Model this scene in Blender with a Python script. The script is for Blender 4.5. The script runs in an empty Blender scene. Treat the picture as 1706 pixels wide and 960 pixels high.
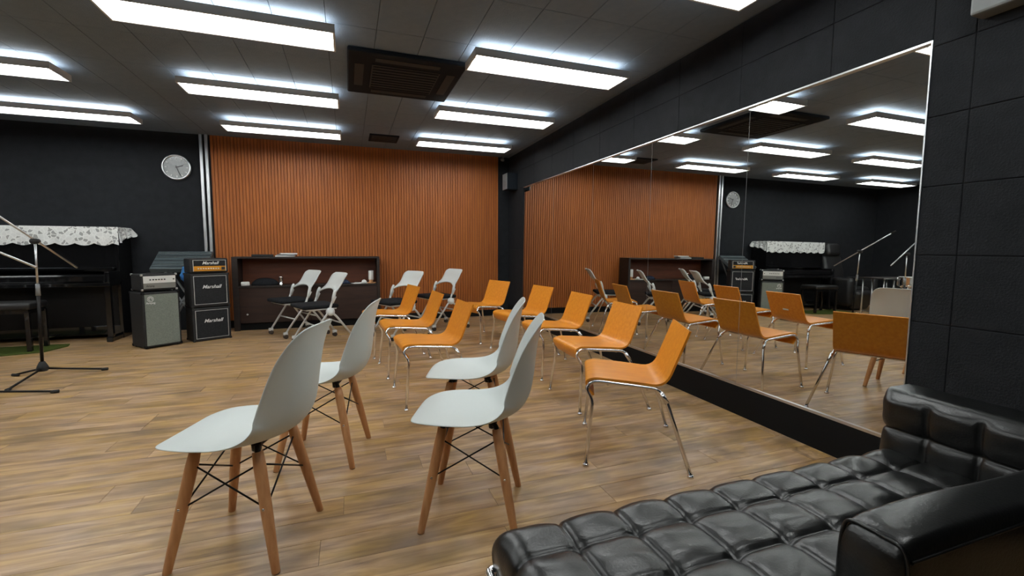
import bpy, bmesh, math, random
from mathutils import Vector, Matrix
random.seed(7)
S = bpy.context.scene
COL = S.collection
R = math.radians

# ------------------------------------------------------------------ camera, world, exposure
F_PX, YAW, PITCH, ROLL, CAM_H = 756.408, R(19.79414), R(-5.00394), R(0.26722), 1.12
cd = bpy.data.cameras.new('camera'); cam = bpy.data.objects.new('camera', cd); COL.objects.link(cam)
cd.sensor_fit = 'HORIZONTAL'; cd.sensor_width = 36.0; cd.lens = 36.0 * F_PX / 1706.0
cd.clip_start = 0.02; cd.clip_end = 60
_f = Vector((math.sin(YAW)*math.cos(PITCH), math.cos(YAW)*math.cos(PITCH), math.sin(PITCH)))
_r = Vector((math.cos(YAW), -math.sin(YAW), 0)); _u = _r.cross(_f)
_r2 = _r*math.cos(ROLL) + _u*math.sin(ROLL); _u2 = _u*math.cos(ROLL) - _r*math.sin(ROLL)
cam.matrix_world = Matrix(((_r2.x, _u2.x, -_f.x, 0), (_r2.y, _u2.y, -_f.y, 0), (_r2.z, _u2.z, -_f.z, CAM_H), (0, 0, 0, 1)))
S.camera = cam
w = bpy.data.worlds.new('world'); S.world = w; w.use_nodes = True
w.node_tree.nodes['Background'].inputs[0].default_value = (0.5, 0.55, 0.6, 1)
w.node_tree.nodes['Background'].inputs[1].default_value = 0.0
S.view_settings.view_transform = 'Standard'; S.view_settings.look = 'None'
S.view_settings.exposure = 0.0; S.view_settings.gamma = 1.0; S.view_settings.use_curve_mapping = False
LAMP = 26.0       # radiance of the fluorescent fixtures
LAMP_UP = 9.0     # what leaks out of the top of each housing
LAMP_COL = (0.97, 1.0, 0.985, 1)

# ------------------------------------------------------------------ materials
def srgb(r, g, b):
    f = lambda c: (c/255/12.92) if c/255 <= .04045 else ((c/255+.055)/1.055)**2.4
    return (f(r), f(g), f(b), 1)
def mat(name, col, rough=.5, metal=0., spec=.5, **kw):
    m = bpy.data.materials.new(name); m.use_nodes = True
    b = m.node_tree.nodes['Principled BSDF']
    b.inputs['Base Color'].default_value = col if len(col) == 4 else (*col, 1)
    b.inputs['Roughness'].default_value = rough; b.inputs['Metallic'].default_value = metal
    b.inputs['Specular IOR Level'].default_value = spec
    for k, v in kw.items(): b.inputs[k.replace('_', ' ')].default_value = v
    return m
def N(m, t, **kw):
    n = m.node_tree.nodes.new(t)
    for k, v in kw.items(): setattr(n, k, v)
    return n
def L(m, a, b): m.node_tree.links.new(a, b)
def bsdf(m): return m.node_tree.nodes['Principled BSDF']
def noisy(name, c1, c2, scale=8, rough=.5, spec=.5, metal=0., detail=4, stretch=(1, 1, 1), bump=0., bscale=None, coord='Object'):
    m = mat(name, c1, rough, metal, spec)
    tc = N(m, 'ShaderNodeTexCoord'); mp = N(m, 'ShaderNodeMapping'); mp.inputs['Scale'].default_value = stretch
    L(m, tc.outputs[coord], mp.inputs[0])
    no = N(m, 'ShaderNodeTexNoise'); no.inputs['Scale'].default_value = scale; no.inputs['Detail'].default_value = detail
    L(m, mp.outputs[0], no.inputs['Vector'])
    cr = N(m, 'ShaderNodeValToRGB'); cr.color_ramp.elements[0].color = c1; cr.color_ramp.elements[1].color = c2
    cr.color_ramp.elements[0].position = .35; cr.color_ramp.elements[1].position = .65
    L(m, no.outputs[0], cr.inputs[0]); L(m, cr.outputs[0], bsdf(m).inputs['Base Color'])
    if bump:
        n2 = N(m, 'ShaderNodeTexNoise'); n2.inputs['Scale'].default_value = bscale or scale*4; n2.inputs['Detail'].default_value = 3
        L(m, mp.outputs[0], n2.inputs['Vector'])
        bp = N(m, 'ShaderNodeBump'); bp.inputs['Strength'].default_value = bump; bp.inputs['Distance'].default_value = .01
        L(m, n2.outputs[0], bp.inputs['Height']); L(m, bp.outputs[0], bsdf(m).inputs['Normal'])
    return m
def plank_mat(name):
    m = mat(name, (.3, .19, .1, 1), .34, 0, .45); b = bsdf(m)
    tc = N(m, 'ShaderNodeTexCoord'); oi = N(m, 'ShaderNodeObjectInfo')
    cmb = N(m, 'ShaderNodeCombineXYZ')
    mul = N(m, 'ShaderNodeMath', operation='MULTIPLY'); mul.inputs[1].default_value = 37.0
    L(m, oi.outputs['Random'], mul.inputs[0])
    for i in range(3): L(m, mul.outputs[0], cmb.inputs[i])
    add = N(m, 'ShaderNodeVectorMath', operation='ADD'); L(m, tc.outputs['Object'], add.inputs[0]); L(m, cmb.outputs[0], add.inputs[1])
    mp = N(m, 'ShaderNodeMapping'); mp.inputs['Scale'].default_value = (1.2, 9.0, 1.0); L(m, add.outputs[0], mp.inputs[0])
    n1 = N(m, 'ShaderNodeTexNoise'); n1.inputs['Scale'].default_value = 2.4; n1.inputs['Detail'].default_value = 8; n1.inputs['Roughness'].default_value = .62
    n1.inputs['Distortion'].default_value = .6
    L(m, mp.outputs[0], n1.inputs['Vector'])
    cr = N(m, 'ShaderNodeValToRGB'); e = cr.color_ramp.elements
    e[0].position = .27; e[0].color = srgb(112, 88, 62); e[1].position = .74; e[1].color = srgb(206, 176, 134)
    x = e.new(.42); x.color = srgb(158, 128, 92); x = e.new(.56); x.color = srgb(184, 153, 112)
    L(m, n1.outputs[0], cr.inputs[0])
    mp2 = N(m, 'ShaderNodeMapping'); mp2.inputs['Scale'].default_value = (1.6, 2.6, 1.0); L(m, add.outputs[0], mp2.inputs[0])
    n2 = N(m, 'ShaderNodeTexNoise'); n2.inputs['Scale'].default_value = 2.0; n2.inputs['Detail'].default_value = 3; L(m, mp2.outputs[0], n2.inputs['Vector'])
    c2 = N(m, 'ShaderNodeValToRGB'); c2.color_ramp.elements[0].position = .50; c2.color_ramp.elements[0].color = (0, 0, 0, 1)
    c2.color_ramp.elements[1].position = .72; c2.color_ramp.elements[1].color = (.75, .75, .75, 1); L(m, n2.outputs[0], c2.inputs[0])
    mx = N(m, 'ShaderNodeMix', data_type='RGBA'); L(m, c2.outputs[0], mx.inputs[0]); L(m, cr.outputs[0], mx.inputs[6])
    mx.inputs[7].default_value = srgb(112, 94, 72)
    n3 = N(m, 'ShaderNodeTexNoise'); n3.inputs['Scale'].default_value = 3.1; n3.inputs['Detail'].default_value = 2; L(m, mp2.outputs[0], n3.inputs['Vector'])
    hv = N(m, 'ShaderNodeHueSaturation'); L(m, mx.outputs[2], hv.inputs['Color'])
    m3 = N(m, 'ShaderNodeMapRange'); m3.inputs[1].default_value = .3; m3.inputs[2].default_value = .7; m3.inputs[3].default_value = .488; m3.inputs[4].default_value = .504; L(m, n3.outputs[0], m3.inputs[0]); L(m, m3.outputs[0], hv.inputs['Hue'])
    m4 = N(m, 'ShaderNodeMapRange'); m4.inputs[1].default_value = .3; m4.inputs[2].default_value = .7; m4.inputs[3].default_value = .86; m4.inputs[4].default_value = 1.2; L(m, n3.outputs[0], m4.inputs[0]); L(m, m4.outputs[0], hv.inputs['Saturation'])
    mr = N(m, 'ShaderNodeMapRange'); mr.inputs[3].default_value = .93; mr.inputs[4].default_value = 1.07; L(m, oi.outputs['Random'], mr.inputs[0]); L(m, mr.outputs[0], hv.inputs['Value'])
    L(m, hv.outputs[0], b.inputs['Base Color'])
    bp = N(m, 'ShaderNodeBump'); bp.inputs['Strength'].default_value = .12; bp.inputs['Distance'].default_value = .004
    L(m, n1.outputs[0], bp.inputs['Height']); L(m, bp.outputs[0], b.inputs['Normal'])
    return m
def ply_mat(name, c1, c2, rough=.32):
    return noisy(name, c1, c2, 3.0, rough, .5, stretch=(1.5, 14, 14), detail=6)
def emit(name, col, s):
    m = bpy.data.materials.new(name); m.use_nodes = True; nt = m.node_tree; nt.nodes.clear()
    e = nt.nodes.new('ShaderNodeEmission'); e.inputs[0].default_value = col; e.inputs[1].default_value = s
    o = nt.nodes.new('ShaderNodeOutputMaterial'); nt.links.new(e.outputs[0], o.inputs[0]); return m

M = dict(
 plank=plank_mat('wood_look_vinyl'),
 subfloor=mat('floor_joint', srgb(70, 54, 40), .6),
 ceil=noisy('painted_ceiling_board', (.145, .186, .242, 1), (.160, .202, .260, 1), 14, .8, .3, bump=.25, bscale=90),
 ceilgap=mat('ceiling_joint', (.05, .055, .06, 1), .9),
 black=noisy('black_acoustic_felt', (.0105, .0120, .0145, 1), (.0145, .0160, .0190, 1), 10, .85, .25, bump=.3, bscale=120),
 blackgap=mat('panel_joint', (.006, .006, .007, 1), .9),
 blackpaint=mat('black_paint', (.006, .006, .0065, 1), .75, 0, .2),
 slat=noisy('orange_brown_slat', srgb(152, 84, 33), srgb(168, 96, 40), 2.5, .5, .4, stretch=(10, 10, 1), detail=5),
 slatback=mat('slat_backing', srgb(112, 58, 22), .7),
 alu=mat('aluminium', (.62, .63, .64, 1), .32, 1.),
 chrome=mat('chrome', (.88, .88, .89, 1), .16, 1.),
 ply=ply_mat('orange_plywood', srgb(226, 147, 44), srgb(214, 132, 34)),
 plyedge=mat('plywood_edge', srgb(176, 104, 44), .5),
 white=mat('grey_white_shell', srgb(205, 212, 210), .42),
 nest=mat('white_plastic', srgb(214, 218, 216), .4),
 nestm=mat('white_coated_steel', srgb(206, 208, 206), .35),
 cushion=noisy('black_mesh_fabric', (.008, .009, .011, 1), (.014, .015, .018, 1), 60, .9, .2, bump=.3, bscale=300),
 wood=noisy('beech_wood', srgb(208, 156, 108), srgb(190, 134, 88), 4, .42, .45, stretch=(14, 14, 1.2), detail=6),
 wire=mat('black_steel', (.012, .011, .011, 1), .4, .6),
 leather=noisy('black_leather', (.0032, .0036, .0035, 1), (.0062, .0066, .0063, 1), 7, .30, .6, bump=.08, bscale=160),
 leather2=noisy('worn_black_leather', (.011, .011, .012, 1), (.018, .017, .017, 1), 9, .40, .5, bump=.15, bscale=120),
 piano=mat('black_polish', (.006, .006, .0065, 1), .07, 0, .6),
 pianol=mat('black_satin', (.005, .005, .0055, 1), .38, 0, .3),
 keys=mat('ivory_keys', srgb(225, 222, 210), .3),
 tolex=noisy('black_tolex', (.010, .010, .011, 1), (.017, .017, .018, 1), 80, .6, .4, bump=.3, bscale=400),
 grille=noisy('black_grille_cloth', (.014, .015, .017, 1), (.022, .023, .026, 1), 90, .8, .25),
 silvergrille=noisy('silver_grille_cloth', srgb(112, 120, 112), srgb(128, 135, 127), 120, .75, .3),
 gold=mat('gold_panel', srgb(214, 150, 48), .35, .35),
 silver=mat('brushed_silver_panel', srgb(226, 228, 225), .35, .05),
 silverlow=mat('grey_panel', srgb(130, 132, 128), .4, .3),
 piping=mat('white_piping', srgb(200, 200, 198), .5),
 print=mat('white_print', srgb(225, 226, 225), .5),
 darkprint=mat('dark_print', srgb(40, 40, 42), .5),
 rack=noisy('dark_stained_board', srgb(36, 30, 28), srgb(46, 37, 33), 3, .45, .4, stretch=(1, 8, 8)),
 rackface=noisy('dark_brown_board', srgb(46, 32, 28), srgb(58, 40, 33), 3, .42, .45, stretch=(1, 8, 8)),
 rackback=noisy('reddish_brown_board', srgb(84, 42, 22), srgb(98, 50, 27), 3, .5, .4, stretch=(1, 8, 8)),
 rug=noisy('green_rug', srgb(62, 76, 32), srgb(80, 92, 42), 60, .95, .1, bump=.6, bscale=200),
 rubber=mat('black_rubber', (.012, .012, .012, 1), .7),
 caster=mat('brown_grey_wheel', srgb(62, 52, 46), .6),
 paper=mat('paper', srgb(222, 222, 218), .7),
 greyplastic=mat('grey_plastic', srgb(120, 124, 126), .45),
 lightgrey=mat('light_grey_casing', srgb(122, 125, 125), .5),
 console=mat('grey_console_face', srgb(70, 80, 83), .42),
 consoled=mat('dark_console_line', srgb(46, 52, 55), .5),
 blue=noisy('blue_plastic_bag', srgb(70, 140, 200), srgb(40, 96, 168), 14, .35, .5),
 navy=noisy('dark_blue_cloth', srgb(26, 34, 52), srgb(40, 48, 66), 20, .8, .2),
 face=mat('clock_face', srgb(128, 131, 130), .2, 0, .7),
 housing=mat('lamp_housing', srgb(196, 198, 198), .45),
 reflector=mat('white_reflector', srgb(238, 238, 236), .4),
 ac=mat('dark_painted_cassette', (.009, .012, .017, 1), .8, 0, .15),
 acd=mat('dark_grille', (.012, .013, .015, 1), .7),
 lamp=emit('fluorescent_diffuser', LAMP_COL, LAMP),
 lampup=emit('fluorescent_upglow', LAMP_COL, LAMP_UP),
)
def mirror_mat():
    m = bpy.data.materials.new('mirror_glass'); m.use_nodes = True; nt = m.node_tree; nt.nodes.clear()
    g = nt.nodes.new('ShaderNodeBsdfGlossy'); g.inputs['Color'].default_value = (.80, .815, .80, 1); g.inputs['Roughness'].default_value = 0.0
    o = nt.nodes.new('ShaderNodeOutputMaterial'); nt.links.new(g.outputs[0], o.inputs[0]); return m
M['mirror'] = mirror_mat()
def lace_mat():
    m = mat('white_lace', srgb(232, 234, 232), .8)
    tc = N(m, 'ShaderNodeTexCoord')
    n = N(m, 'ShaderNodeTexNoise'); n.inputs['Scale'].default_value = 16; n.inputs['Detail'].default_value = 2; L(m, tc.outputs['UV'], n.inputs['Vector'])
    mxv = N(m, 'ShaderNodeMix', data_type='VECTOR'); mxv.inputs[0].default_value = .035; L(m, tc.outputs['UV'], mxv.inputs[4]); L(m, n.outputs['Color'], mxv.inputs[5])
    v = N(m, 'ShaderNodeTexVoronoi', feature='DISTANCE_TO_EDGE'); v.inputs['Scale'].default_value = 26; L(m, mxv.outputs[1], v.inputs['Vector'])
    c1 = N(m, 'ShaderNodeValToRGB'); c1.color_ramp.elements[0].position = .07; c1.color_ramp.elements[0].color = (1, 1, 1, 1); c1.color_ramp.elements[1].position = .13; c1.color_ramp.elements[1].color = (0, 0, 0, 1); L(m, v.outputs['Distance'], c1.inputs[0])
    v2 = N(m, 'ShaderNodeTexVoronoi', feature='F1'); v2.inputs['Scale'].default_value = 26; L(m, mxv.outputs[1], v2.inputs['Vector'])
    sep = N(m, 'ShaderNodeSeparateColor'); L(m, v2.outputs['Color'], sep.inputs[0])
    gt = N(m, 'ShaderNodeMath', operation='GREATER_THAN'); gt.inputs[1].default_value = .34; L(m, sep.outputs[0], gt.inputs[0])
    mu = N(m, 'ShaderNodeMath', operation='MULTIPLY'); mu.inputs[1].default_value = .82; L(m, gt.outputs[0], mu.inputs[0])
    mx = N(m, 'ShaderNodeMath', operation='MAXIMUM'); L(m, c1.outputs[0], mx.inputs[0]); L(m, mu.outputs[0], mx.inputs[1])
    mr = N(m, 'ShaderNodeMapRange'); mr.inputs[3].default_value = .46; mr.inputs[4].default_value = 1.0; L(m, mx.outputs[0], mr.inputs[0])
    L(m, mr.outputs[0], bsdf(m).inputs['Alpha']); return m
M['lace'] = lace_mat()

# ------------------------------------------------------------------ mesh helpers
def fillet(pts, r, n=5):
    pts = [Vector(p) for p in pts]; out = [pts[0]]
    for i in range(1, len(pts)-1):
        a, b, c = pts[i-1], pts[i], pts[i+1]; rr = r[i] if isinstance(r, dict) and i in r else (r if not isinstance(r, dict) else 0)
        d1, d2 = (a-b), (c-b); k = min(rr, d1.length*.49, d2.length*.49)
        if k <= 1e-6: out.append(b); continue
        p, q = b+d1.normalized()*k, b+d2.normalized()*k
        for j in range(n+1):
            t = j/n; out.append(p*(1-t)**2 + b*2*t*(1-t) + q*t*t)
    out.append(pts[-1]); return out
class MB:
    def __init__(s): s.v = []; s.f = []; s.uv = None
    def add(s, vs, fs):
        o = len(s.v); s.v += [Vector(p) for p in vs]; s.f += [tuple(i+o for i in f) for f in fs]; return s
    def box(s, x0, x1, y0, y1, z0, z1, mtx=None):
        vs = [Vector((x, y, z)) for x in (x0, x1) for y in (y0, y1) for z in (z0, z1)]
        if mtx: vs = [mtx @ v for v in vs]
        return s.add(vs, [(0, 1, 3, 2), (4, 6, 7, 5), (0, 4, 5, 1), (2, 3, 7, 6), (0, 2, 6, 4), (1, 5, 7, 3)])
    def rbox(s, x0, x1, y0, y1, z0, z1, r=.01, seg=2, mtx=None):
        bm = bmesh.new(); bmesh.ops.create_cube(bm, size=1)
        for v in bm.verts: v.co = Vector(((x0+x1)/2+v.co.x*(x1-x0), (y0+y1)/2+v.co.y*(y1-y0), (z0+z1)/2+v.co.z*(z1-z0)))
        bmesh.ops.bevel(bm, geom=list(bm.edges), offset=r, segments=seg, affect='EDGES', profile=.5)
        bm.verts.index_update()
        s.add([(mtx @ v.co if mtx else v.co.copy()) for v in bm.verts], [[v.index for v in f.verts] for f in bm.faces]); bm.free(); return s
    def tube(s, pts, r, seg=10, cap=True):
        pts = [Vector(p) for p in pts]; n = len(pts); rr = r if isinstance(r, (list, tuple)) else [r]*n
        rings = []; up = None
        for i in range(n):
            t = (pts[min(i+1, n-1)] - pts[max(i-1, 0)]).normalized()
            if up is None:
                a = Vector((0, 0, 1)) if abs(t.z) < .9 else Vector((1, 0, 0)); up = (a - t*a.dot(t)).normalized()
            else: up = (up - t*up.dot(t)).normalized()
            b = t.cross(up)
            rings.append([pts[i] + (up*math.cos(2*math.pi*k/seg) + b*math.sin(2*math.pi*k/seg))*rr[i] for k in range(seg)])
        vs = [p for ring in rings for p in ring]; fs = []
        for i in range(n-1):
            for k in range(seg):
                k2 = (k+1) % seg; fs.append((i*seg+k, i*seg+k2, (i+1)*seg+k2, (i+1)*seg+k))
        if cap: fs += [tuple(range(seg))[::-1], tuple((n-1)*seg+k for k in range(seg))]
        return s.add(vs, fs)
    def lathe(s, prof, seg=16, mtx=None):
        vs = []; fs = []; n = len(prof)
        for r, z in prof:
            for k in range(seg): vs.append(Vector((r*math.cos(2*math.pi*k/seg), r*math.sin(2*math.pi*k/seg), z)))
        if mtx: vs = [mtx @ v for v in vs]
        for i in range(n-1):
            for k in range(seg):
                k2 = (k+1) % seg; fs.append((i*seg+k, i*seg+k2, (i+1)*seg+k2, (i+1)*seg+k))
        fs += [tuple(range(seg))[::-1], tuple((n-1)*seg+k for k in range(seg))]
        return s.add(vs, fs)
    def grid(s, nu, nv, fn):
        vs = [Vector(fn(i/(nu-1), j/(nv-1))) for j in range(nv) for i in range(nu)]
        return s.add(vs, [(j*nu+i, j*nu+i+1, (j+1)*nu+i+1, (j+1)*nu+i) for j in range(nv-1) for i in range(nu-1)])
    def prism(s, poly, y0, y1, mtx=None):      # polygon in x,z extruded along y
        n = len(poly); vs = [Vector((x, y0, z)) for x, z in poly] + [Vector((x, y1, z)) for x, z in poly]
        if mtx: vs = [mtx @ v for v in vs]
        return s.add(vs, [tuple(range(n))[::-1], tuple(range(n, 2*n))] + [(i, (i+1) % n, n+(i+1) % n, n+i) for i in range(n)])
    def mesh(s, name, m, smooth=False):
        me = bpy.data.meshes.new(name); me.from_pydata([tuple(v) for v in s.v], [], s.f); me.update()
        bm = bmesh.new(); bm.from_mesh(me); bmesh.ops.recalc_face_normals(bm, faces=bm.faces); bm.to_mesh(me); bm.free()
        if m is not None: me.materials.append(M[m] if isinstance(m, str) else m)
        if smooth: me.polygons.foreach_set('use_smooth', [True]*len(me.polygons))
        return me
    def build(s, name, m, parent=None, smooth=False, auto=None):
        o = bpy.data.objects.new(name, s.mesh(name, m, smooth or auto is not None)); COL.objects.link(o)
        if parent: o.parent = parent
        if auto is not None:
            bm = bmesh.new(); bm.from_mesh(o.data)
            for e in bm.edges:
                if len(e.link_faces) == 2 and e.calc_face_angle(0) > R(auto): e.smooth = False
            bm.to_mesh(o.data); bm.free()
        return o
def inst(me, name, parent, loc=(0, 0, 0), rot=(0, 0, 0), scale=(1, 1, 1)):
    o = bpy.data.objects.new(name, me); COL.objects.link(o); o.parent = parent; o.location = loc; o.rotation_euler = rot; o.scale = scale; return o
def tag(o, label=None, cat=None, group=None, kind=None):
    for k, v in (('label', label), ('category', cat), ('group', group), ('kind', kind)):
        if v: o[k] = v
    return o
def thing(name, label, cat, loc=(0, 0, 0), rz=0, group=None):
    o = bpy.data.objects.new(name, None); COL.objects.link(o); o.location = loc; o.rotation_euler = (0, 0, rz); o.empty_display_size = .1
    return tag(o, label, cat, group)
def kids(o): return [c for c in bpy.data.objects if c.parent == o]
def dup(root, loc, rz, label, group=None):
    r = root.copy(); COL.objects.link(r); r.location = loc; r.rotation_euler = (0, 0, rz); r['label'] = label
    if group: r['group'] = group
    for ch in kids(root):
        c = ch.copy(); COL.objects.link(c); c.parent = r
        for g in kids(ch):
            d = g.copy(); COL.objects.link(d); d.parent = c
    return r
def text_mesh(txt, size, m, shear=0., extrude=.0008, spacing=1.):
    cu = bpy.data.curves.new('txt', 'FONT'); cu.body = txt; cu.size = size; cu.shear = shear; cu.extrude = extrude; cu.space_character = spacing
    cu.align_x = 'CENTER'; cu.align_y = 'CENTER'; cu.resolution_u = 3; cu.offset = size*.012
    o = bpy.data.objects.new('txt', cu); COL.objects.link(o)
    dg = bpy.context.evaluated_depsgraph_get(); me = bpy.data.meshes.new_from_object(o.evaluated_get(dg))
    bpy.data.objects.remove(o); me.materials.clear(); me.materials.append(M[m]); return me

# ------------------------------------------------------------------ room shell
XL, YB, YF, CZ = -6.2, 7.2, -1.7, 2.60     # left wall, back wall, wall behind the camera, ceiling
def wx(y): return 2.481 + .0121*(y-3)      # plane of the mirror wall (slightly out of square)
floor = MB().box(XL-.1, 2.75, YF-.1, YB+.1, -.12, -.004).build('floor', 'subfloor'); tag(floor, kind='structure')
PW, PL = .15, 1.22
pm = MB().rbox(-.5, .5, -PW/2+.0006, PW/2-.0006, -.004, 0, .0007, 1).mesh('plank', 'plank')
y = .6; row = 0
while y < YB-.01:
    x = -4.25 - random.random()*PL*.9 - (row % 2)*.2
    while x < 2.6:
        a, b = max(x, -4.25), min(x+PL, wx(y)+.01)
        if b-a > .03: inst(pm, 'plank', floor, ((a+b)/2, y+PW/2, 0), (0, 0, 0), (b-a-.0012, 1, 1))
        x += PL
    y += PW; row += 1
far = MB()
for j in range(60):
    yy = YF + j*PW
    for (xa, xb, ok) in ((XL, -4.25, True), (-4.25, 2.47, yy < .6-.01)):
        if not ok or yy > YB-.05: continue
        x = xa - random.random()*PL
        while x < xb:
            a, b = max(x, xa), min(x+PL, xb)
            if b-a > .02: far.box(a+.0006, b-.0006, yy+.0006, min(yy+PW, .6 if xa > -5 else YB)-.0006, -.004, 0)
            x += PL
tag(far.build('plank_field', 'plank', floor), kind='stuff')
# ceiling: slab + boards
ceil = MB().box(XL-.1, 2.75, YF-.1, YB+.1, CZ+.012, CZ+.12).build('ceiling', 'ceilgap'); tag(ceil, kind='structure')
cpm = MB().rbox(-.1585, .1585, -.3185, .3185, 0, .012, .002, 1).mesh('ceiling_board', 'ceil')
rest = MB()
for i in range(28):
    for j in range(15):
        cx = 2.46 - .16 - i*.32; cy = YB - .32 - j*.64
        x0 = max(cx-.16, XL); x1 = cx+.16
        if x1 < XL+.02: continue
        if cx > -4.4 and cy > 1.3: inst(cpm, 'ceiling_board', ceil, (cx, cy, CZ))
        elif cy-.32 > YF-.7: rest.box(x0+.0015, x1-.0015, cy-.3185, cy+.3185, CZ, CZ+.012)
rest.box(2.463, 2.62, YF, YB, CZ, CZ+.012)
tag(rest.build('ceiling_board_field', 'ceil', ceil), kind='stuff')
# walls
wb = MB().box(XL-.15, 2.75, YB, YB+.15, 0, CZ+.02).build('wall_back', 'black'); tag(wb, kind='structure')
OX0, OX1 = -1.70, 2.325
MB().box(OX0, OX1, YB-.008, YB, .1, CZ).build('panel_backing', 'slatback', wb)
sl = MB(); x = OX0
while x < OX1-.01:
    sl.prism([(x+.003, 0), (x+.007, -.007), (x+.033, -.007), (x+.037, 0)], .1, CZ); x += .04
for v in sl.v: v.y, v.z = YB-.008+v.z, v.y
tag(sl.build('slat', 'slat', wb), kind='stuff')
MB().box(OX0, 2.5, YB-.03, YB, 0, .1).build('skirting', 'blackpaint', wb)
wl = MB().box(XL-.15, XL, YF-.1, YB, 0, CZ+.02).build('wall_left', 'black'); tag(wl, kind='structure')
wf = MB().box(XL, 2.75, YF-.15, YF, 0, CZ+.02).build('wall_front', 'black'); tag(wf, kind='structure')
wr = MB(); t = .0121
def wrbox(mb, y0, y1, z0, z1, o0, o1):
    vs = [(wx(yy)+o, yy, zz) for o in (o0, o1) for yy in (y0, y1) for zz in (z0, z1)]
    mb.add(vs, [(0, 1, 3, 2), (4, 6, 7, 5), (0, 4, 5, 1), (2, 3, 7, 6), (0, 2, 6, 4), (1, 5, 7, 3)])
wrbox(wr, YF-.1, YB+.05, 0, CZ+.02, .014, .16)
wr = wr.build('wall_right', 'blackgap'); tag(wr, kind='structure')
MY0, MY1, MZ0, MZ1 = 1.345, 6.50, .212, 2.035
def apanel(y0, y1, z0, z1):
    mb = MB(); g = .0008; e = .003
    vs = []
    for (o, k) in ((.014, 0), (-.0055, 0), (-.008, e)):
        for yy, zz in ((y0+g+k, z0+g+k), (y1-g-k, z0+g+k), (y1-g-k, z1-g-k), (y0+g+k, z1-g-k)): vs.append((wx(yy)+o, yy, zz))
    fs = [(8, 9, 10, 11)]
    for r_ in (0, 4):
        for i in range(4): fs.append((r_+i, r_+(i+1) % 4, r_+4+(i+1) % 4, r_+4+i))
    mb.add(vs, fs); mb.build('acoustic_panel', 'black', wr)
zs = [0, .182, .487, .792, 1.097, 1.402, 1.707, 2.012, 2.317, CZ]
ys = sorted([1.19-.61*k for k in range(0, 5)] + [YF])
for a, b in zip(ys[:-1], ys[1:]):
    for c, d in zip(zs[:-1], zs[1:]): apanel(a, b, c, d)
for c, d in zip(zs[:-1], zs[1:]): apanel(1.19, MY0-.004, c, d)
yy = MY0
ysm = [MY0-.004, 1.80, 2.41, 3.02, 3.63, 4.24, 4.85, 5.46, 6.07, 6.68, 7.195]
for a, b in zip(ysm[:-1], ysm[1:]):
    apanel(a, b, MZ1+.008, 2.317); apanel(a, b, 2.317, CZ)
for c, d in ((0, 1.1), (1.1, MZ1+.008)): apanel(MY1+.006, 7.195, c, d)
# mirror
mir = thing('wall_mirror', 'long frameless wall mirror of five panes beside the row of orange chairs', 'mirror', (2.48, 3.9, 0))
def mpt(yy, zz, o=0.): return (wx(yy)+.0067*(zz-1.1)+o-2.48, yy-3.9, zz)
seams = [MY0, 2.335, 3.365, 4.385, 5.42, MY1]
for a, b in zip(seams[:-1], seams[1:]):
    g = .0013
    pts = [mpt(a+g, MZ0), mpt(b-g, MZ0), mpt(b-g, MZ1), mpt(a+g, MZ1)]
    bk = [(2.48-2.48+wx(q[1]+3.9)-2.48+.0135, q[1], q[2]) for q in pts]
    MB().add(pts+bk, [(0, 1, 2, 3), (4, 5, 6, 7), (0, 1, 5, 4), (1, 2, 6, 5), (2, 3, 7, 6), (3, 0, 4, 7)]).build('mirror_pane', 'mirror', mir)
def strip(name, y0, y1, z0, z1, o0, o1, m):
    mb = MB(); vs = [(wx(a)+o-2.48, a-3.9, z) for o in (o0, o1) for a in (y0, y1) for z in (z0, z1)]
    mb.add(vs, [(0, 1, 3, 2), (4, 6, 7, 5), (0, 4, 5, 1), (2, 3, 7, 6), (0, 2, 6, 4), (1, 5, 7, 3)]); return mb.build(name, m, mir)
for q in seams[1:-1]:  # added pale strips, standing in for light caught on the glossy pane edges
    vs = [mpt(q+d, z, o) for o in (-.0006, .006) for d in (-.0009, .0009) for z in (MZ0, MZ1)]
    MB().add(vs, [(0, 1, 3, 2), (4, 6, 7, 5), (0, 4, 5, 1), (2, 3, 7, 6), (0, 2, 6, 4), (1, 5, 7, 3)]).build('seam_glint', 'greyplastic', mir)
strip('top_trim', MY0-.004, MY1, MZ1-.001, MZ1+.008, -.012, .013, 'alu')
strip('end_trim', MY0-.006, MY0, MZ0, MZ1+.008, -.012, .013, 'alu')
strip('bottom_trim', MY0-.004, MY1+.004, MZ0-.014, MZ0+.001, -.016, .013, 'alu')
bb = MB(); wrbox(bb, .95, 7.19, 0, .198, -.014, .012)
tag(bb.build('baseboard_right', 'blackpaint'), kind='structure')
# twin aluminium rails where the black wall meets the slatted wall
rail = thing('partition_rail', 'pair of upright aluminium rails between black wall and orange slatted wall', 'rail', (-1.765, YB, 0))
for dx in (-.05, .012): MB().rbox(dx, dx+.036, -.05, 0, 0, CZ, .004, 1).build('rail_strip', 'alu', rail)
MB().box(-.015, .013, -.03, 0, 0, CZ).build('channel', 'blackpaint', rail)

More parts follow.
